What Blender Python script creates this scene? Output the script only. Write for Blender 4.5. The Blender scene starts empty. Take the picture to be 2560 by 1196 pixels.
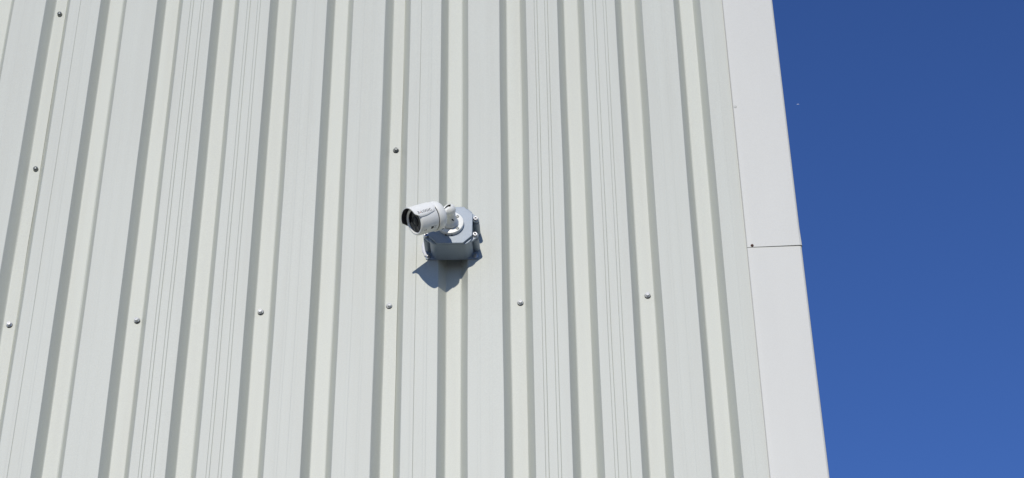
import bpy, bmesh, math, random
from mathutils import Vector, Matrix, noise

random.seed(7)
scn = bpy.context.scene
R = math.radians

# ------------------------------------------------------------------ camera
CAM_POS = Vector((0.47807, -3.85687, 1.59574))
RIGHT = Vector((0.99880, 0.04742, -0.01229))
DOWN = Vector((-0.03765, 0.58248, -0.81197))
FWD = Vector((-0.03135, 0.81146, 0.58357))
cd = bpy.data.cameras.new('camera')
cam = bpy.data.objects.new('camera', cd)
scn.collection.objects.link(cam)
cd.sensor_width = 36.0
cd.lens = 36.0 * 4929.66 / 2560.0
cd.clip_start = 0.05
cd.clip_end = 20000.0
m = Matrix((RIGHT, -DOWN, -FWD)).transposed().to_4x4()
m.translation = CAM_POS
cam.matrix_world = m
scn.camera = cam

# ------------------------------------------------------------------ sky, sun, exposure
SUN_TRAVEL = Vector((0.100, 0.93, -0.355)).normalized()      # the way the light goes
to_sun = -SUN_TRAVEL
sun_el = math.asin(to_sun.z)
sun_az = math.atan2(to_sun.x, to_sun.y)
world = bpy.data.worlds.new('World')
scn.world = world
world.use_nodes = True
wn = world.node_tree
bg = wn.nodes['Background']
sky = wn.nodes.new('ShaderNodeTexSky')
sky.sky_type = 'NISHITA'
sky.sun_disc = False
sky.sun_elevation = sun_el
sky.sun_rotation = sun_az
sky.altitude = 0.0
sky.air_density = 1.0
sky.dust_density = 0.0
sky.ozone_density = 8.0
tint = wn.nodes.new('ShaderNodeMix')          # one even grade over the whole sky
tint.data_type = 'RGBA'
tint.blend_type = 'MULTIPLY'
tint.inputs['Factor'].default_value = 1.0
tint.inputs['B'].default_value = (0.97, 0.94, 1.20, 1)
wn.links.new(sky.outputs[0], tint.inputs['A'])
wn.links.new(tint.outputs['Result'], bg.inputs[0])
bg.inputs[1].default_value = 0.096
sl = bpy.data.lights.new('sun', 'SUN')
sl.energy = 2.72
sl.angle = R(0.5)
sl.color = (1.0, 0.955, 0.88)
so = bpy.data.objects.new('sun', sl)
so.rotation_mode = 'QUATERNION'
so.rotation_quaternion = SUN_TRAVEL.to_track_quat('-Z', 'Y')
so.location = (-3, -12, 12)
scn.collection.objects.link(so)
vs = scn.view_settings
vs.view_transform = 'Standard'
vs.look = 'None'
vs.exposure = 0.0
vs.gamma = 1.0
vs.use_curve_mapping = False

# ------------------------------------------------------------------ helpers
COL = scn.collection


def mesh(name, verts, faces, mat, smooth=False):
    me = bpy.data.meshes.new(name)
    me.from_pydata([tuple(v) for v in verts], [], faces)
    me.update()
    bm = bmesh.new()
    bm.from_mesh(me)
    bmesh.ops.remove_doubles(bm, verts=bm.verts, dist=1e-6)
    bmesh.ops.recalc_face_normals(bm, faces=bm.faces)
    bm.to_mesh(me)
    bm.free()
    if mat:
        me.materials.append(mat)
    if smooth:
        me.polygons.foreach_set('use_smooth', [True] * len(me.polygons))
    return me


def obj(name, me, parent=None, loc=None, rot=None, smooth_angle=None):
    o = bpy.data.objects.new(name, me)
    COL.objects.link(o)
    if parent is not None:
        o.parent = parent
    if loc is not None:
        o.location = loc
    if rot is not None:
        o.rotation_euler = rot
    return o


def sharp_by_angle(me, deg):
    me.polygons.foreach_set('use_smooth', [True] * len(me.polygons))
    bm = bmesh.new()
    bm.from_mesh(me)
    for e in bm.edges:
        if len(e.link_faces) == 2:
            e.smooth = e.calc_face_angle(0.0) < R(deg)
    bm.to_mesh(me)
    bm.free()


def empty(name, loc, label, cat, group=None):
    o = bpy.data.objects.new(name, None)
    o.empty_display_size = 0.05
    o.location = loc
    COL.objects.link(o)
    o['label'] = label
    o['category'] = cat
    if group:
        o['group'] = group
    return o


def revolve(profile, origin, axis, seg=48, cap0=False, cap1=False):
    """profile [(radius, along)] spun about axis from origin"""
    ax = Vector(axis).normalized()
    ref = Vector((0, 0, 1)) if abs(ax.z) < 0.9 else Vector((1, 0, 0))
    u = ax.cross(ref).normalized()
    w = ax.cross(u).normalized()
    V, F = [], []
    for r, h in profile:
        for k in range(seg):
            a = 2 * math.pi * k / seg
            V.append(origin + ax * h + (u * math.cos(a) + w * math.sin(a)) * r)
    for i in range(len(profile) - 1):
        for k in range(seg):
            a, b = i * seg + k, i * seg + (k + 1) % seg
            F.append((a, b, b + seg, a + seg))
    if cap0:
        F.append(tuple(range(seg)))
    if cap1:
        n = (len(profile) - 1) * seg
        F.append(tuple(range(n, n + seg)))
    return V, F


def prism(outline, o0, o1):
    """outline of (x, z) pushed out of the wall from o0 to o1 (outwards is -y)"""
    n = len(outline)
    V = [(x, -o0, z) for x, z in outline] + [(x, -o1, z) for x, z in outline]
    F = [tuple(range(n)), tuple(range(n, 2 * n))]
    for i in range(n):
        j = (i + 1) % n
        F.append((i, j, n + j, n + i))
    return V, F


def round_poly(pts, r, seg=4):
    """round the corners of a polygon"""
    out = []
    n = len(pts)
    for i in range(n):
        p = Vector(pts[i]); a = Vector(pts[i - 1]); b = Vector(pts[(i + 1) % n])
        rr = r[i] if isinstance(r, (list, tuple)) else r
        da, db = (a - p), (b - p)
        rr = min(rr, da.length * 0.45, db.length * 0.45)
        p0 = p + da.normalized() * rr
        p1 = p + db.normalized() * rr
        for k in range(seg + 1):
            t = k / seg
            q = p0.lerp(p, t).lerp(p.lerp(p1, t), t)
            out.append((q.x, q.y))
    return out


def join(*parts):
    V, F = [], []
    for v, f in parts:
        n = len(V)
        V += list(v)
        F += [tuple(i + n for i in q) for q in f]
    return V, F


def bevel(o, w, seg=2, ang=35):
    b = o.modifiers.new('bevel', 'BEVEL')
    b.width = w
    b.segments = seg
    b.limit_method = 'ANGLE'
    b.angle_limit = R(ang)
    return o


# ------------------------------------------------------------------ materials
def principled(name, col, rough, metal=0.0, spec=0.5):
    mt = bpy.data.materials.new(name)
    mt.use_nodes = True
    p = mt.node_tree.nodes['Principled BSDF']
    p.inputs['Base Color'].default_value = (*col, 1)
    p.inputs['Roughness'].default_value = rough
    p.inputs['Metallic'].default_value = metal
    p.inputs['Specular IOR Level'].default_value = spec
    return mt, mt.node_tree, p


def paint(name, col, dirt, rough=0.45, spec=0.35, amt=0.5, scale=(9, 9, 0.8), grain=0.05, bump=0.12):
    """painted metal: faint streaks, specks of grime and an orange-peel grain"""
    mt, nt, p = principled(name, col, rough, 0.0, spec)
    N, L = nt.nodes, nt.links
    tc = N.new('ShaderNodeTexCoord')
    mp = N.new('ShaderNodeMapping')
    mp.inputs['Scale'].default_value = scale
    L.new(tc.outputs['Object'], mp.inputs['Vector'])
    n1 = N.new('ShaderNodeTexNoise')
    n1.inputs['Scale'].default_value = 1.6
    n1.inputs['Detail'].default_value = 6
    n1.inputs['Roughness'].default_value = 0.6
    L.new(mp.outputs[0], n1.inputs['Vector'])
    r1 = N.new('ShaderNodeValToRGB')
    r1.color_ramp.elements[0].position = 0.42
    r1.color_ramp.elements[1].position = 0.78
    L.new(n1.outputs['Fac'], r1.inputs['Fac'])
    mu = N.new('ShaderNodeMath'); mu.operation = 'MULTIPLY'
    mu.inputs[1].default_value = amt
    L.new(r1.outputs['Color'], mu.inputs[0])
    mx = N.new('ShaderNodeMix'); mx.data_type = 'RGBA'
    mx.inputs['A'].default_value = (*col, 1)
    mx.inputs['B'].default_value = (*dirt, 1)
    L.new(mu.outputs[0], mx.inputs['Factor'])
    # fine tone grain
    n2 = N.new('ShaderNodeTexNoise')
    n2.inputs['Scale'].default_value = 420
    n2.inputs['Detail'].default_value = 3
    L.new(tc.outputs['Object'], n2.inputs['Vector'])
    mr = N.new('ShaderNodeMapRange')
    mr.inputs['From Min'].default_value = 0.3
    mr.inputs['From Max'].default_value = 0.7
    mr.inputs['To Min'].default_value = 1.0 - grain
    mr.inputs['To Max'].default_value = 1.0 + grain
    L.new(n2.outputs['Fac'], mr.inputs['Value'])
    m2 = N.new('ShaderNodeMix'); m2.data_type = 'RGBA'; m2.blend_type = 'MULTIPLY'
    m2.inputs['Factor'].default_value = 1.0
    L.new(mx.outputs['Result'], m2.inputs['A'])
    L.new(mr.outputs[0], m2.inputs['B'])
    # every sheet comes from its own batch: a very slight shift in tone
    oi = N.new('ShaderNodeObjectInfo')
    mb = N.new('ShaderNodeMapRange')
    mb.inputs['To Min'].default_value = 0.985
    mb.inputs['To Max'].default_value = 1.008
    L.new(oi.outputs['Random'], mb.inputs['Value'])
    m3 = N.new('ShaderNodeMix'); m3.data_type = 'RGBA'; m3.blend_type = 'MULTIPLY'
    m3.inputs['Factor'].default_value = 1.0
    L.new(m2.outputs['Result'], m3.inputs['A'])
    L.new(mb.outputs[0], m3.inputs['B'])
    L.new(m3.outputs['Result'], p.inputs['Base Color'])
    bp = N.new('ShaderNodeBump')
    bp.inputs['Strength'].default_value = bump
    bp.inputs['Distance'].default_value = 0.0006
    L.new(n2.outputs['Fac'], bp.inputs['Height'])
    L.new(bp.outputs['Normal'], p.inputs['Normal'])
    mt['mix'] = 1
    return mt


M_PANEL = paint('panel_paint', (0.548, 0.560, 0.474), (0.470, 0.470, 0.390), 0.54, 0.95, 0.5, (16, 16, 0.7))
M_TRIM = paint('trim_paint', (0.605, 0.60, 0.530), (0.52, 0.51, 0.450), 0.52, 0.95, 0.25, (6, 6, 1.2), 0.03)
M_CAMW = paint('camera_enamel', (0.95, 0.94, 0.845), (0.76, 0.75, 0.69), 0.34, 0.6, 0.12, (40, 40, 40), 0.02, 0.04)
M_BOX = paint('cast_grey_enamel', (0.275, 0.338, 0.39), (0.22, 0.28, 0.30), 0.42, 0.9, 0.45, (30, 30, 30), 0.06, 0.25)
M_SCREWW, _, _ = principled('painted_screw_head', (0.66, 0.66, 0.63), 0.32, 0.25)
M_SCREWD, _, _ = principled('weathered_zinc', (0.20, 0.21, 0.20), 0.42, 0.75)
M_STEEL, _, _ = principled('bright_steel', (0.55, 0.55, 0.54), 0.28, 0.9)
M_RUBBER, _, _ = principled('washer_rubber', (0.035, 0.036, 0.038), 0.6)
M_RUST, _, _ = principled('rusted_steel', (0.10, 0.045, 0.03), 0.8, 0.2)
M_BLACK, _, _ = principled('black_plastic', (0.012, 0.012, 0.014), 0.55)
M_GAP, _, _ = principled('dark_gasket', (0.02, 0.02, 0.022), 0.8)
M_GLASS, _, _pg = principled('smoked_lens_glass', (0.008, 0.009, 0.011), 0.10, 0.0, 0.35)
M_LENS, _, _ = principled('lens_glass', (0.02, 0.024, 0.022), 0.2, 0.0, 0.35)
M_INK, _, _ = principled('dark_print', (0.02, 0.02, 0.022), 0.5)
M_RED, _, _ = principled('red_print', (0.36, 0.04, 0.04), 0.5)
M_SEAL = paint('white_sealant', (0.78, 0.78, 0.77), (0.6, 0.6, 0.58), 0.5, 0.4, 0.2, (60, 60, 60))
M_BIRD, _, _ = principled('white_feathers', (0.75, 0.75, 0.75), 0.8)

# ground: worn concrete yard
M_GROUND, nt, p = principled('worn_concrete', (0.06, 0.06, 0.062), 0.9)
tc = nt.nodes.new('ShaderNodeTexCoord')
ng = nt.nodes.new('ShaderNodeTexNoise')
ng.inputs['Scale'].default_value = 90
ng.inputs['Detail'].default_value = 5
nt.links.new(tc.outputs['Object'], ng.inputs['Vector'])
rg = nt.nodes.new('ShaderNodeValToRGB')
rg.color_ramp.elements[0].color = (0.13, 0.125, 0.118, 1)
rg.color_ramp.elements[1].color = (0.25, 0.24, 0.225, 1)
nt.links.new(ng.outputs['Fac'], rg.inputs['Fac'])
nt.links.new(rg.outputs['Color'], p.inputs['Base Color'])

# ------------------------------------------------------------------ ground
g = obj('ground', mesh('ground', [(-4000, -4000, 0), (4000, -4000, 0), (4000, 4000, 0), (-4000, 4000, 0)], [(0, 1, 2, 3)], M_GROUND))
g['kind'] = 'structure'

# ------------------------------------------------------------------ the ribbed metal building
P = 0.1524            # rib pitch
WT, S, D = 0.0700, 0.0168, 0.0286   # recess: mouth width, slope run, depth
Z0, Z1, DZ = 0.06, 7.2, 0.06
CORNER_X = 1.0188

building = empty('metal_building', (0.0, 0.0, 0.0),
                 'off-white ribbed metal building with vertical recessed channels and plain corner trim', 'building')

# pencil lines in each flat: (fraction across, depth in mm, width in mm)
FLATS = [
    [(0.25, 0.15, 1.2), (0.35, 0.72, 1.5), (0.61, 0.18, 1.3), (0.695, 0.24, 1.3)],
    [(0.28, 0.12, 1.4), (0.36, 0.16, 1.4), (0.62, 0.12, 1.4), (0.70, 0.10, 1.4)],
    [(0.265, 0.75, 1.5), (0.355, 1.0, 1.5), (0.60, 0.75, 1.5), (0.69, 0.9, 1.5)],
    [(0.275, 0.65, 1.5), (0.365, 0.85, 1.5), (0.607, 0.6, 1.5), (0.694, 0.75, 1.5)],
    [(0.28, 0.15, 1.4), (0.36, 0.20, 1.4), (0.62, 0.22, 1.4), (0.70, 0.12, 1.4)],
    [(0.27, 0.12, 1.4), (0.355, 0.22, 1.4), (0.63, 0.15, 1.4), (0.69, 0.16, 1.4)],
]


def fillet(pts, radii, seg=3):
    out = []
    for i, p in enumerate(pts):
        r = radii[i]
        if r <= 0 or i in (0, len(pts) - 1):
            out.append(p)
            continue
        p0, p1, p2 = Vector(pts[i - 1]), Vector(p), Vector(pts[i + 1])
        a = p1 + (p0 - p1).normalized() * min(r, (p0 - p1).length * .45)
        b = p1 + (p2 - p1).normalized() * min(r, (p2 - p1).length * .45)
        for k in range(seg + 1):
            t = k / seg
            q = a.lerp(p1, t).lerp(p1.lerp(b, t), t)
            out.append((q.x, q.y))
    return out


def panel_profile(x_end=None):
    """(x, y) across one sheet; its left edge lies under the sheet before it, its right edge laps the next"""
    pts, rad = [], []

    def add(x, y, r=0.0):
        pts.append((x, y)); rad.append(r)
    lift = 0.0012
    add(WT * 0.45, D + lift)
    add(WT - S, D + lift, 0.002)
    add(WT, 0, 0.0016)
    for i in range(6):
        a, b = i * P + WT, (i + 1) * P
        if i == 5:
            b += 0.0034
        for fr, dep, wid in FLATS[i]:
            c = a + (b - a) * fr
            w = wid * 0.0006
            add(c - w, 0); add(c - w * 0.1, (dep * 1.35 if dep > 0.5 else dep * 0.7) * 0.001); add(c + w, 0)
        x = (i + 1) * P
        if i < 5:
            add(x, 0, 0.0011)
            add(x + S, D, 0.0028)
            add(x + WT - S, D, 0.003)
            add(x + WT, 0, 0.0011)
        else:
            add(x + 0.0034, 0, 0.0018)
            add(x + S + 0.005, D - 0.0003, 0.0035)
            add(x + WT - S - 0.0012, D - 0.0006, 0.0)
            add(x + WT - S - 0.0008, D + 0.0006, 0.0)
    prof = fillet(pts, rad)
    if x_end is not None:
        prof = [q for q in prof if q[0] < x_end] + [(x_end, 0)]
    return prof


def make_panel(name, x0, seed, parent, x_end=None, wav=1.0):
    prof = panel_profile(x_end)
    nz = int((Z1 - Z0) / DZ) + 1
    V, F = [], []
    n = len(prof)
    for j in range(nz):
        z = Z0 + j * DZ
        for i, (x, y) in enumerate(prof):
            cell = math.floor(x / P * 2 + 0.3)
            dx = 0.0011 * noise.noise((cell * 3.1 + seed * 9.7, z * 3.1, 1.7)) * wav
            dx += 0.0010 * noise.noise((cell * 5.3 + seed * 4.1, z * 0.8, 7.7)) * wav
            dy = 0.0022 * noise.noise((x * 4 + seed * 3.3, z * 1.3, 3.1)) * wav
            if n - 3 <= i and x_end is None:   # the free lap edge is a little wavy
                dx += 0.0012 * noise.noise((seed * 2.2, z * 5.0, 9.1)) * wav
                dy -= abs(0.0014 * noise.noise((seed * 6.2, z * 3.0, 4.1))) * wav
            V.append((x + dx, y + dy, z))
    for j in range(nz - 1):
        for i in range(n - 1):
            a = j * n + i
            F.append((a, a + 1, a + n + 1, a + n))
    me = bpy.data.meshes.new(name)
    me.from_pydata(V, [], F)
    me.update()
    me.materials.append(M_PANEL)
    o = obj('wall_panel', me, parent, (x0, 0, 0))
    return o


panels = {}
for k in (-4, -3, -2, -1):
    panels[k] = make_panel('wall_panel', k * 6 * P, k, building)
panels[0] = make_panel('wall_panel', 0.0, 0, building, x_end=0.925)


# side wall round the corner, same sheets turned away from the lens
side_me = None
for k in range(4):
    prof = panel_profile()
    if side_me is None:
        V = [(x, y, z) for z in (Z0, Z1) for x, y in prof]
        n = len(prof)
        side_me = bpy.data.meshes.new('wall_panel')
        side_me.from_pydata(V, [], [(i, i + 1, n + i + 1, n + i) for i in range(n - 1)])
        side_me.materials.append(M_PANEL)
    obj('wall_panel', side_me, building, (CORNER_X - 0.012, 0.02 + k * 6 * P, 0), (0, 0, R(90)))

# plinth and roof edge finish the shell
bev = obj('base_angle', mesh('base_angle', *prism([(-3.7, 0.0), (CORNER_X - 0.02, 0.0), (CORNER_X - 0.02, 0.07), (-3.7, 0.07)], -0.10, 0.004), M_TRIM), building)
obj('eave_trim', mesh('eave_trim', *prism([(-3.7, 7.15), (CORNER_X + 0.02, 7.15), (CORNER_X + 0.02, 7.45), (-3.7, 7.45)], -3.9, 0.03), M_TRIM), building)


# corner trim: two folded lengths, the upper one lapped over the lower
def trim_profile(out):
    TX = 0.8900
    e = CORNER_X
    return [(TX + 0.0045, -out + 0.0003), (TX + 0.0004, -out + 0.0002), (TX, -out - 0.0006), (TX + 0.001, -out - 0.0015), (TX + 0.012, -out - 0.0017), (TX + 0.05, -out - 0.0018), (e - 0.004, -out - 0.002),
            (e - 0.0012, -out - 0.0012), (e, -out + 0.002), (e + 0.0008, 0.06), (e + 0.001, 0.128), (e - 0.001, 0.131)]


def make_trim(z0, z1, out, seed, lip):
    prof = trim_profile(out)
    zs = []
    z = z0
    while z < z1 - 0.03:
        zs.append(z); z += 0.05
    zs.append(z1)
    V, F = [], []
    n = len(prof)
    for z in zs:
        for i, (x, y) in enumerate(prof):
            dx = 0.0007 * noise.noise((seed + (0 if i < 6 else 5), z * 1.1, 0.3))
            dy = 0.0016 * noise.noise((x * 6 + seed, z * 1.4, 5.3))
            if lip and z < z0 + 0.06 and i >= 4:      # bottom edge of the upper length stands off
                t = (x - 0.89) / 0.13
                dy -= (0.0002 + 0.0013 * t) * (1 - (z - z0) / 0.06)
            if lip and z < z0 + 0.03 and i >= 7:
                dx += 0.0012
            V.append((x + dx, y + dy, z))
    for j in range(len(zs) - 1):
        for i in range(n - 1):
            a = j * n + i
            F.append((a, a + 1, a + n + 1, a + n))
    me = bpy.data.meshes.new('corner_trim')
    me.from_pydata(V, [], F)
    me.update()
    me.materials.append(M_TRIM)
    o = obj('corner_trim', me, building)
    sd = o.modifiers.new('sheet', 'SOLIDIFY')
    sd.thickness = 0.0009
    sd.offset = -1 if False else 1
    return o


SEAM = 4.3152
M_GAP_SHADE, _, _ = principled('gap_shade_grey', (0.34, 0.32, 0.28), 0.8)  # grey of the strip below: painted-in shade of the gap under the trim edge
obj('gap_shade_strip', mesh('gap_shade_strip', *prism([(0.8888, 0.1), (0.8960, 0.1), (0.8960, 7.1), (0.8888, 7.1)], -0.0008, 0.0014), M_GAP_SHADE), building)
lower_trim = make_trim(0.05, SEAM + 0.05, 0.0022, 2.0, False)
upper_trim = make_trim(SEAM, 7.15, 0.0036, 2.0, True)


# ------------------------------------------------------------------ screws in the sheets
def hex_screw_mesh(mat_head, mat_washer):
    """hex washer-head screw, base at the origin, head pointing to -y"""
    V, F, mi = [], [], []

    def ring(n, r, y, ph=0.0):
        i0 = len(V)
        for k in range(n):
            a = 2 * math.pi * k / n + ph
            V.append((r * math.cos(a), -y, r * math.sin(a)))
        return i0

    def lace(a, b, n, m):
        for k in range(n):
            F.append((a + k, a + (k + 1) % n, b + (k + 1) % n, b + k)); mi.append(m)
    n = 18
    w0 = ring(n, 0.0071, 0.0); w1 = ring(n, 0.0075, 0.0018); w2 = ring(n, 0.0066, 0.0034)
    lace(w0, w1, n, 1); lace(w1, w2, n, 1)
    f0 = ring(n, 0.0063, 0.0034); f1 = ring(n, 0.0060, 0.0042); f2 = ring(n, 0.0050, 0.0046)
    lace(w2, f0, n, 0); lace(f0, f1, n, 0); lace(f1, f2, n, 0)
    F.append(tuple(range(f2, f2 + n))); mi.append(0)
    h0 = ring(6, 0.0052, 0.0036, 0.3); h1 = ring(6, 0.0052, 0.0088, 0.3); h2 = ring(6, 0.0045, 0.0096, 0.3)
    lace(h0, h1, 6, 0); lace(h1, h2, 6, 0)
    h3 = ring(6, 0.0030, 0.0096, 0.3); h4 = ring(6, 0.0024, 0.0089, 0.3)
    lace(h2, h3, 6, 0); lace(h3, h4, 6, 0)
    F.append(tuple(range(h4, h4 + 6))); mi.append(0)
    me = bpy.data.meshes.new('screw')
    me.from_pydata(V, [], F)
    me.update()
    me.materials.append(mat_head)
    me.materials.append(mat_washer)
    me.polygons.foreach_set('material_index', mi)
    bm = bmesh.new(); bm.from_mesh(me)
    bmesh.ops.recalc_face_normals(bm, faces=bm.faces)
    bm.to_mesh(me); bm.free()
    return me


def round_screw_mesh(mat):
    V, F = revolve([(0.0064, 0.0), (0.0066, 0.0012), (0.0060, 0.0030), (0.0058, 0.0060), (0.0046, 0.0078), (0.0026, 0.0086), (0.0004, 0.0088)],
                   Vector((0, 0, 0)), (0, -1, 0), 20, False, True)
    me = mesh('screw', V, F, mat)
    sharp_by_angle(me, 50)
    return me


SW = hex_screw_mesh(M_SCREWW, M_RUBBER)
SD = hex_screw_mesh(M_SCREWD, M_RUBBER)
SR = round_screw_mesh(M_SCREWD)
SZ = hex_screw_mesh(M_STEEL, M_RUBBER)


def wall_screw(me, x, z, k, tilt=0.0, y=D):
    px = panels[k].location.x
    o = obj('screw', me, panels[k], (x - px, y - 0.0006, z), (R(random.uniform(-4, 4)) + tilt, R(random.uniform(0, 60)), R(random.uniform(-5, 5))))
    return o


for me, x, z, k in ((SZ, -0.8760, 4.1916, -2), (SR, -0.8733, 4.6611, -2), (SR, -0.8764, 5.1860, -2),
                    (SW, -0.5689, 4.1909, -1), (SW, -0.2735, 4.2020, -1), (SW, 0.0333, 4.2057, -1), (SD, 0.0391, 4.6762, -1),
                    (SW, 0.3456, 4.2010, 0), (SW, 0.6474, 4.2083, 0)):
    wall_screw(me, x, z, k)
# the same fixing rows go on down the wall
for z in (1.10, 2.62, 5.75):
    for i in range(-6, 6, 2):
        wall_screw(SW, i * P + WT / 2 + random.uniform(-.004, .004), z + random.uniform(-.004, .004), -2 if i == -6 else (-1 if i <= 0 else 0))

# rivet and rusted screws in the trim
V, F = revolve([(0.0042, 0.0), (0.0040, 0.0008), (0.0030, 0.0016), (0.0013, 0.0019), (0.0011, 0.0012)], Vector((0, 0, 0)), (0, -1, 0), 16, False, True)
rivet = mesh('rivet', V, F, M_TRIM)
sharp_by_angle(rivet, 40)
obj('rivet', rivet, upper_trim, (0.8954, -0.0050, 4.7481))
V, F = revolve([(0.0038, 0.0), (0.0037, 0.0014), (0.0030, 0.0028), (0.0015, 0.0038), (0.0003, 0.0039)], Vector((0, 0, 0)), (0, -1, 0), 14, False, True)
rs = mesh('screw', V, F, M_RUST)
sharp_by_angle(rs, 50)
obj('screw', rs, upper_trim, (0.9019, -0.0056, 4.3192))
obj('screw', rs, lower_trim, (0.8915 + 0.006, -0.0034, 3.688))

# ------------------------------------------------------------------ junction box
BX, BZ = 0.1862, 4.3672
jb = empty('junction_box', (BX, 0, BZ), 'grey cast metal junction box bolted to the ribbed wall, camera fixed to its lid', 'junction box')
ROLL = R(1.6)


def chamfer_rect(hw, hh, c):
    return [(-hw + c, -hh), (hw - c, -hh), (hw, -hh + c), (hw, hh - c), (hw - c, hh), (-hw + c, hh), (-hw, hh - c), (-hw, -hh + c)]


def boxpart(name, geo, mat, w=0.0012, parent=None, seg=2):
    me = mesh(name, *geo, mat)
    o = obj(name, me, parent or jb, None)
    if w:
        bevel(o, w, seg)
    return o


# back plate with ears
plate_out = round_poly([(-0.0640, -0.0535), (0.0640, -0.0535), (0.0640, -0.036), (0.0595, -0.026), (0.0595, 0.026), (0.0640, 0.036), (0.0640, 0.0535),
                        (-0.0640, 0.0535), (-0.0640, 0.036), (-0.0595, 0.026), (-0.0595, -0.026), (-0.0640, -0.036)], [.009, .009, .004, .004, .004, .004, .009, .009, .004, .004, .004, .004])
boxpart('back_plate', prism(plate_out, 0.0006, 0.0042), M_BOX, 0.0008)
# hollow body (drafted a little towards the front)
bo = round_poly(chamfer_rect(0.0512, 0.0530, 0.0125), 0.009, 5)
n = len(bo)
V = [(x, -0.003, z) for x, z in bo] + [(x * 0.99, -0.0640, z * 0.997) for x, z in bo]
F = [tuple(range(n)), tuple(range(n, 2 * n))] + [(i, (i + 1) % n, n + (i + 1) % n, n + i) for i in range(n)]
body = boxpart('body', (V, F), M_BOX, 0.0012)
# gasket and lid
boxpart('gasket', prism(chamfer_rect(0.0500, 0.0515, 0.021), 0.0630, 0.0650), M_GAP, 0)
lid_out = chamfer_rect(0.0520, 0.0532, 0.0215)
lid = boxpart('lid', prism(lid_out, 0.0646, 0.0705), M_BOX, 0.0012)
# four posts for the lid screws, each with a web towards the lid
BOSS = [(sx * 0.0582, sz * 0.0232) for sx in (-1, 1) for sz in (-1, 1)]


def cross_head(r=0.0056):
    """round screw head with a real cross slot, facing -y"""
    bm = bmesh.new()
    nseg = 24
    outer = [bm.verts.new((r * 0.86 * math.cos(2 * math.pi * k / nseg), -0.0052, r * 0.86 * math.sin(2 * math.pi * k / nseg))) for k in range(nseg)]
    a, b = 0.0037, 0.0011
    cr = [(a, -b), (a, b), (b, b), (b, a), (-b, a), (-b, b), (-a, b), (-a, -b), (-b, -b), (-b, -a), (b, -a), (b, -b)]
    th = R(38)
    cr = [(x * math.cos(th) - z * math.sin(th), x * math.sin(th) + z * math.cos(th)) for x, z in cr]
    inner = [bm.verts.new((x, -0.0052, z)) for x, z in cr]
    ed = [bm.edges.new((outer[k], outer[(k + 1) % nseg])) for k in range(nseg)] + [bm.edges.new((inner[k], inner[(k + 1) % 12])) for k in range(12)]
    bmesh.ops.triangle_fill(bm, use_beauty=True, use_dissolve=False, edges=ed, normal=(0, -1, 0))
    low = [bm.verts.new((x * 0.8, -0.0022, z * 0.8)) for x, z in cr]
    for k in range(12):
        f = bm.faces.new((inner[k], inner[(k + 1) % 12], low[(k + 1) % 12], low[k])); f.material_index = 1
    f = bm.faces.new(low); f.material_index = 1
    prev = outer
    for rr, yy in ((r, 0.0042), (r, 0.0), ):
        ring = [bm.verts.new((rr * math.cos(2 * math.pi * k / nseg), -yy, rr * math.sin(2 * math.pi * k / nseg))) for k in range(nseg)]
        for k in range(nseg):
            bm.faces.new((prev[k], prev[(k + 1) % nseg], ring[(k + 1) % nseg], ring[k]))
        prev = ring
    bmesh.ops.recalc_face_normals(bm, faces=[f for f in bm.faces])
    me = bpy.data.meshes.new('screw')
    bm.to_mesh(me); bm.free()
    me.materials.append(M_STEEL); me.materials.append(M_GAP)
    sharp_by_angle(me, 40)
    return me


CROSS = cross_head()
for bx, bz in BOSS:
    v, f = revolve([(0.0085, 0.003), (0.0080, 0.047), (0.0074, 0.0475), (0.0074, 0.0495)], Vector((bx, 0, bz)), (0, -1, 0), 24, True, True)
    me = mesh('screw_post', v, f, M_BOX)
    sharp_by_angle(me, 40)
    post = obj('screw_post', me, jb)
    # lid ear over the post, running down along the chamfer
    sx, sz = (1 if bx > 0 else -1), (1 if bz > 0 else -1)
    ear = [(bx + 0.0078 * math.cos(a) , bz + 0.0078 * math.sin(a)) for a in [2 * math.pi * k / 20 for k in range(20)]]
    v1, f1 = prism(ear, 0.0525, 0.0600)
    me = mesh('lid_ear', v1, f1, M_BOX)
    e = obj('lid_ear', me, lid)
    bevel(e, 0.0008)
    web = [(bx - sx * 0.007, bz + sz * 0.004), (bx + sx * 0.003, bz + sz * 0.0075), (sx * 0.0400, sz * 0.0500), (sx * 0.0345, sz * 0.0500)]
    we = obj('lid_web', mesh('lid_web', *prism(web, 0.0535, 0.0590), M_BOX), lid)
    bevel(we, 0.0006)
    obj('screw', CROSS, jb, (bx, -0.0600, bz), (0, R(random.uniform(-12, 12)), 0))
# wall bolts through the ears
V, F = join(revolve([(0.0058, 0.0), (0.0058, 0.0012), (0.0052, 0.0016), (0.0040, 0.0018)], Vector((0, 0, 0)), (0, -1, 0), 22, False, False),
            revolve([(0.0040, 0.0016), (0.0040, 0.0056), (0.0034, 0.0064), (0.0018, 0.0064), (0.0014, 0.0058)], Vector((0, 0, 0)), (0, -1, 0), 8, False, True))
bolt = mesh('bolt', V, F, M_STEEL)
sharp_by_angle(bolt, 30)
for bx, bz in ((-0.0575, -0.0445), (0.0565, -0.0455), (-0.0575, 0.0450), (0.0570, 0.0450)):
    obj('bolt', bolt, jb, (bx, -0.0042, bz))
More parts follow.
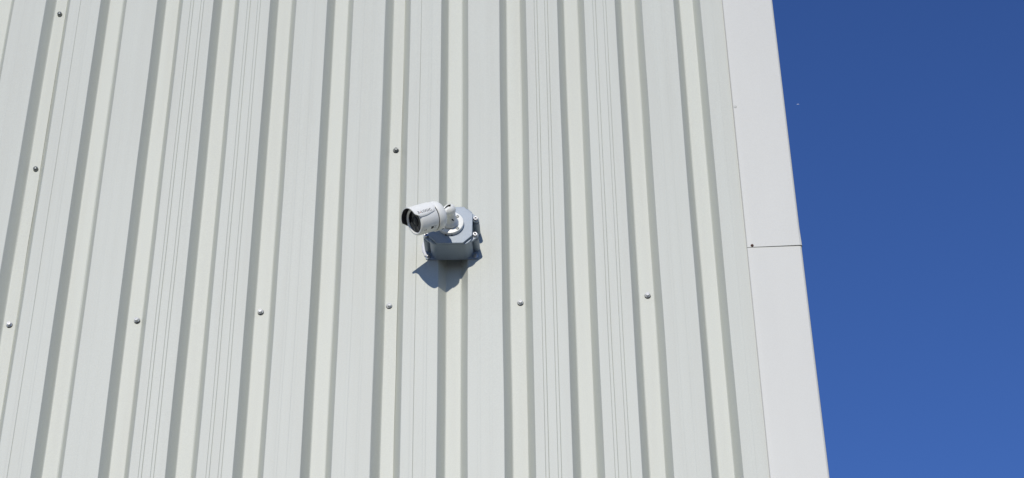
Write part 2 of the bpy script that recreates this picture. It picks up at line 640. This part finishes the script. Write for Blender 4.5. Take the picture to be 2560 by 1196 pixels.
# smear of white sealant down the left side of the back plate
sv = []
for k in range(19):
    t = k / 18
    z = -0.043 + 0.068 * t
    wdt = 0.0080 * math.sin(math.pi * min(1, t * 1.15 + 0.05)) ** 0.6 + 0.0012 * noise.noise((t * 9, 2.0, 0.4))
    sv.append((z, max(0.0006, wdt)))
V, F = [], []
for z, wdt in sv:
    x = -0.0640 - (0.002 if z > -0.03 else 0)
    V += [(x + 0.006, -0.0040, z), (x - wdt * 0.5, -0.0046, z), (x - wdt, -0.0022, z), (x - wdt * 1.12, 0.0002, z), (x + 0.006, 0.0002, z)]
for k in range(len(sv) - 1):
    for i in range(4):
        a = k * 5 + i
        F.append((a, a + 1, a + 6, a + 5))
F += [(0, 1, 2, 3, 4), tuple(range(len(V) - 5, len(V)))]
o = obj('sealant', mesh('sealant', V, F, M_SEAL, True), jb)
# two small cast arrows under the body
for cx in (0.004, 0.018):
    tri = [(cx - 0.005, -0.0545), (cx + 0.005, -0.0545), (cx + 0.0, -0.0525)]
    V = [(cx - 0.0045, -0.040, -0.0525), (cx + 0.0045, -0.040, -0.0525), (cx, -0.048, -0.0525),
         (cx - 0.0038, -0.0406, -0.0533), (cx + 0.0038, -0.0406, -0.0533), (cx, -0.047, -0.0533)]
    obj('cast_mark', mesh('cast_mark', V, [(3, 4, 5), (0, 1, 4, 3), (1, 2, 5, 4), (2, 0, 3, 5)], M_BOX), jb)
jb.rotation_euler = (0, ROLL, 0)

# ------------------------------------------------------------------ security camera
CX, CZ = 0.1860, 4.3678       # bracket centre on the lid
LID = 0.0705
cctv = empty('security_camera', (CX, -LID, CZ), 'small white bullet security camera with hood, aimed down to the left', 'camera')
ORG = Vector((CX, -LID, CZ))
JOINT = Vector((0.1860, -0.1180, 4.3765))
DIR = Vector((-0.7862, -0.3569, -0.5044)).normalized()
upc = -DOWN
E1 = (upc - DIR * upc.dot(DIR)).normalized()
E2 = DIR.cross(E1).normalized()
if E2.dot(FWD) > 0:
    E2 = -E2
AX0 = Vector((0.1842, -0.1185, 4.3685))


def rel(V):
    return [Vector(v) - ORG for v in V]


def campart(name, geo, mat, ang=35, parent=None):
    v, f = geo
    me = mesh(name, rel(v), f, mat)
    if ang:
        sharp_by_angle(me, ang)
    return obj(name, me, parent or cctv)


def on_cyl(r, t, phi):
    return AX0 + DIR * t + (E1 * math.cos(phi) + E2 * math.sin(phi)) * r


OUT = Vector((0, -1, 0))
FB = Vector((CX, -LID, CZ))
# flange on the lid
flange = campart('base_flange', revolve([(0.0318, 0.0002), (0.0318, 0.0078), (0.0309, 0.0092), (0.0291, 0.0098), (0.0005, 0.0098)], FB, OUT, 64, True, True), M_CAMW)
# flared neck up to the joint, leaning a little
neck_ax = (JOINT - (FB + OUT * 0.0085)).normalized()
ln = (JOINT - (FB + OUT * 0.0085)).length
campart('neck', revolve([(0.0205, 0.0), (0.0200, 0.003), (0.0172, 0.0065), (0.0155, 0.010), (0.0140, 0.020), (0.0137, ln - 0.006), (0.0135, ln - 0.002)], FB + OUT * 0.0085, neck_ax, 48, False, True), M_CAMW, 60)
# cup of the ball joint, open towards the camera body
OPEN = Vector((-0.55, -0.78, 0.30)).normalized()
prof = []
for k in range(15):
    a = R(54 + (180 - 54) * k / 14)
    prof.append((max(0.0003, 0.0156 * math.sin(a)), 0.0156 * math.cos(a)))
prof.reverse()
for k in range(12):
    a = R(54 + (150 - 54) * k / 11)
    prof.append((0.0130 * math.sin(a), 0.0130 * math.cos(a)))
cup = campart('joint_cup', revolve(prof, JOINT, OPEN, 40), M_CAMW, 60)
inn = [(0.0125 * math.sin(R(57 + 123 * k / 10)) + 0.0002, 0.0125 * math.cos(R(57 + 123 * k / 10))) for k in range(11)]
campart('cup_lining', revolve(inn, JOINT, OPEN, 32), M_GAP, 60, cup)
ball = [(0.0074 * math.sin(math.pi * (k + .02) / 14.04), 0.0005 - 0.0074 * math.cos(math.pi * (k + .02) / 14.04)) for k in range(15)]
bl = campart('joint_ball', revolve(ball, JOINT, OPEN, 32), M_CAMW, 60)
st0 = AX0 + DIR * 0.024
campart('stub', revolve([(0.0072, 0.0), (0.0072, (st0 - JOINT).length)], JOINT, st0 - JOINT, 24), M_CAMW, 60, bl)
# set screw hole in the neck
hp = FB + OUT * 0.024 + Vector((0.0075, 0, -0.0))
hd = (Vector((0.55, -0.25, -0.80))).normalized()
campart('set_screw', revolve([(0.0016, 0.0), (0.0016, 0.0146)], FB + OUT * 0.030, Vector((0.62, -0.10, -0.78)), 12, False, True), M_GAP, 0)
# flange screws
V, F = revolve([(0.0038, 0.0), (0.0038, 0.0010), (0.0031, 0.0018), (0.0019, 0.0018), (0.0015, 0.0004)], Vector((0, 0, 0)), (0, -1, 0), 18, False, True)
fs = mesh('screw', V, F, M_SCREWD)
fs.materials.append(M_GAP)
sharp_by_angle(fs, 35)
for x, z in ((0.0170, 0.0160), (0.0172, -0.0185), (-0.0190, -0.0165), (-0.0170, 0.0170)):
    obj('screw', fs, cctv, (x, -0.0098, z))
# two drain slots at the flange's lower rim
for x in (-0.011, 0.003):
    v, f = prism([(CX + x - 0.002, CZ - 0.0320), (CX + x + 0.002, CZ - 0.0320), (CX + x + 0.0018, CZ - 0.0290), (CX + x - 0.0018, CZ - 0.0290)], LID + 0.0006, LID + 0.0028)
    campart('drain_slot', (v, f), M_GAP, 0, flange)

# barrel
rear = campart('rear_housing', revolve([(0.0004, 0.0205), (0.0150, 0.0205), (0.0240, 0.0218), (0.0298, 0.0252), (0.0336, 0.0302), (0.0354, 0.0360), (0.0356, 0.0468), (0.0350, 0.0478), (0.0318, 0.0480)], AX0, DIR, 72), M_CAMW, 50)
campart('seam_ring', revolve([(0.0328, 0.0476), (0.0328, 0.0506)], AX0, DIR, 72), M_GAP, 0)
barrel = campart('barrel', revolve([(0.0318, 0.0500), (0.0334, 0.0502), (0.0337, 0.0508), (0.0337, 0.0935), (0.0332, 0.0962), (0.0318, 0.0982), (0.0300, 0.0990), (0.0278, 0.0986), (0.0264, 0.0972), (0.0260, 0.0945)], AX0, DIR, 72), M_CAMW, 50)
# window, lens and sensor behind it
win = campart('front_window', revolve([(0.0261, 0.0950), (0.0261, 0.0956), (0.0003, 0.0956)], AX0, DIR, 56, False, True), M_GLASS, 40)
campart('lens_tube', revolve([(0.0125, 0.0950), (0.0125, 0.0968), (0.0118, 0.0972), (0.0094, 0.0972), (0.0086, 0.0962)], AX0, DIR, 40), M_BLACK, 40, win)
campart('lens', revolve([(0.0088, 0.0960), (0.0070, 0.0968), (0.0040, 0.0973), (0.0003, 0.0975)], AX0, DIR, 32, False, True), M_LENS, 60, win)
M_IR, _, _ = principled('infrared_window', (0.05, 0.05, 0.055), 0.3)
for a in (150, 205):
    c = AX0 + (E1 * math.cos(R(a)) + E2 * math.sin(R(a))) * 0.0185
    campart('infrared_lamp', revolve([(0.0048, 0.0955), (0.0048, 0.0960), (0.0034, 0.0963), (0.0003, 0.0964)], c, DIR, 20, False, True), M_IR, 40, win)

# sun hood
PHC, PHW = R(-18), R(88)


def smooth(e0, e1, x):
    t = max(0.0, min(1.0, (x - e0) / (e1 - e0)))
    return t * t * (3 - 2 * t)


def hood_shell(r_out, r_in, shrink=0.0):
    V, F = [], []
    NP, NT = 56, 18
    for layer, r in ((0, r_out), (1, r_in)):
        for i in range(NP + 1):
            q = -1 + 2 * i / NP
            s = abs(q)
            front = 0.1108 - 0.0115 * smooth(0.80, 1.0, s) - shrink
            back = 0.0465 + 0.0075 * smooth(0.70, 1.0, s) + shrink
            for j in range(NT + 1):
                t = back + (front - back) * j / NT
                phi = PHC + (PHW - R(11) * (1 - smooth(0.046, 0.086, t))) * q
                rr = r - (0.0014 * smooth(0.93, 1.0, s) if layer == 0 else 0) - (0.0014 * (1 - smooth(0.0, 0.12, j / NT)) if layer == 0 else 0)
                V.append(on_cyl(rr, t, phi))
    W = NT + 1
    off = (NP + 1) * W
    for i in range(NP):
        for j in range(NT):
            a = i * W + j
            F.append((a, a + 1, a + W + 1, a + W))
            F.append((off + a, off + a + W, off + a + W + 1, off + a + 1))
    for i in range(NP):
        for j in (0, NT):
            a = i * W + j
            F.append((a, a + W, off + a + W, off + a))
    for i in (0, NP):
        for j in range(NT):
            a = i * W + j
            F.append((a, a + 1, off + a + 1, off + a))
    return V, F


hood = campart('hood', hood_shell(0.0368, 0.0349), M_CAMW, 45)
campart('hood_lining', hood_shell(0.0348, 0.0342, 0.0008), M_BLACK, 45, hood)


# printing on the hood and the barrel: type bent round the cylinder
def wrapped_text(body, height, r, t_start, phi_mid, mat, name, parent, advance=0.0, bold=0.0):
    cu = bpy.data.curves.new('type', 'FONT')
    cu.body = body
    cu.size = 1.0
    cu.offset = bold
    cu.space_character = 1.05
    tmp = bpy.data.objects.new('type', cu)
    COL.objects.link(tmp)
    bpy.context.view_layer.update()
    dg = bpy.context.evaluated_depsgraph_get()
    me = bpy.data.meshes.new_from_object(tmp.evaluated_get(dg))
    bpy.data.objects.remove(tmp)
    bpy.data.curves.remove(cu)
    xs = [v.co.x for v in me.vertices]
    ys = [v.co.y for v in me.vertices]
    k = height / 0.72
    wid = max(xs) - min(xs)
    V = [tuple(on_cyl(r, t_start - (v.co.x - min(xs)) * k * advance_scale, phi_mid - (v.co.y - 0.36) * k / r) - ORG) for v in me.vertices]
    F = [tuple(pg.vertices) for pg in me.polygons]
    m2 = bpy.data.meshes.new(name)
    m2.from_pydata(V, [], F)
    m2.update()
    m2.materials.append(mat)
    bpy.data.meshes.remove(me)
    o = obj(name, m2, parent)
    return o, wid * k * advance_scale


advance_scale = 1.0
t = 0.1015
for body, mat, h, lift in (('3', M_INK, 0.0068, 0.0), ('x', M_RED, 0.0050, 0.0), ('LOGIC', M_INK, 0.0068, 0.0)):
    o, wd = wrapped_text(body, h, 0.03700, t, R(52), mat, 'lettering', hood, bold=0.012)
    t -= wd + 0.0011
# small approval marks low on the barrel
advance_scale = 1.0


def patch(name, t0, t1, p0, p1, r, mat, parent):
    NP = 4
    V = [tuple(on_cyl(r, tt, p0 + (p1 - p0) * i / NP) - ORG) for i in range(NP + 1) for tt in (t0, t1)]
    F = [(2 * i, 2 * i + 1, 2 * i + 3, 2 * i + 2) for i in range(NP)]
    me = bpy.data.meshes.new(name)
    me.from_pydata(V, [], F)
    me.update()
    me.materials.append(mat)
    return obj(name, me, parent)


patch('printed_mark', 0.0720, 0.0650, R(121), R(133), 0.03378, M_INK, barrel)
for k, (a, b) in enumerate(((0.0640, 0.0560), (0.0635, 0.0575), (0.0640, 0.0565))):
    patch('printed_mark', a, b, R(121 + k * 5), R(122.2 + k * 5), 0.03378, M_INK, barrel)
for a in (0.0900, 0.0860):
    patch('printed_mark', a, a - 0.0012, R(128), R(136), 0.03378, M_INK, barrel)

# ------------------------------------------------------------------ far bird in the sky
u, v = 1995.0, 261.0
ray = (RIGHT * ((u - 1280) / 4929.66) + DOWN * ((v - 598) / 4929.66) + FWD).normalized()
bp = CAM_POS + ray * 900.0
bird = empty('distant_bird', bp, 'tiny pale winged speck far off in the blue sky beside the wall', 'bird')
V, F = [], []
for k in range(9):
    a = -0.30 + 0.60 * k / 8
    rr = 0.075 * math.sin(math.pi * (k + 0.35) / 8.7)
    for q in range(8):
        th = 2 * math.pi * q / 8
        V.append((rr * math.cos(th), a, rr * math.sin(th)))
for k in range(8):
    for q in range(8):
        F.append((k * 8 + q, k * 8 + (q + 1) % 8, (k + 1) * 8 + (q + 1) % 8, (k + 1) * 8 + q))
F += [tuple(range(8)), tuple(range(64, 72))]
obj('body', mesh('body', V, F, M_BIRD, True), bird)
for s in (-1, 1):
    secs = [(0.04, 0.17, -0.12, 0.03, 0.05), (0.28, 0.16, -0.10, 0.02, 0.04), (0.52, 0.02, -0.14, -0.08, 0.02), (0.66, -0.14, -0.20, -0.16, 0.008)]
    V, F = [], []
    for x, ya, yb, z, th in secs:
        V += [(s * x, ya, z), (s * x, (ya + yb) / 2, z + th / 2), (s * x, yb, z), (s * x, (ya + yb) / 2, z - th / 2)]
    for k in range(3):
        for q in range(4):
            F.append((k * 4 + q, k * 4 + (q + 1) % 4, k * 4 + 4 + (q + 1) % 4, k * 4 + 4 + q))
    F += [(0, 1, 2, 3), (12, 13, 14, 15)]
    obj('wing', mesh('wing', V, F, M_BIRD), bird)
bird.rotation_euler = (R(70), 0, R(8))
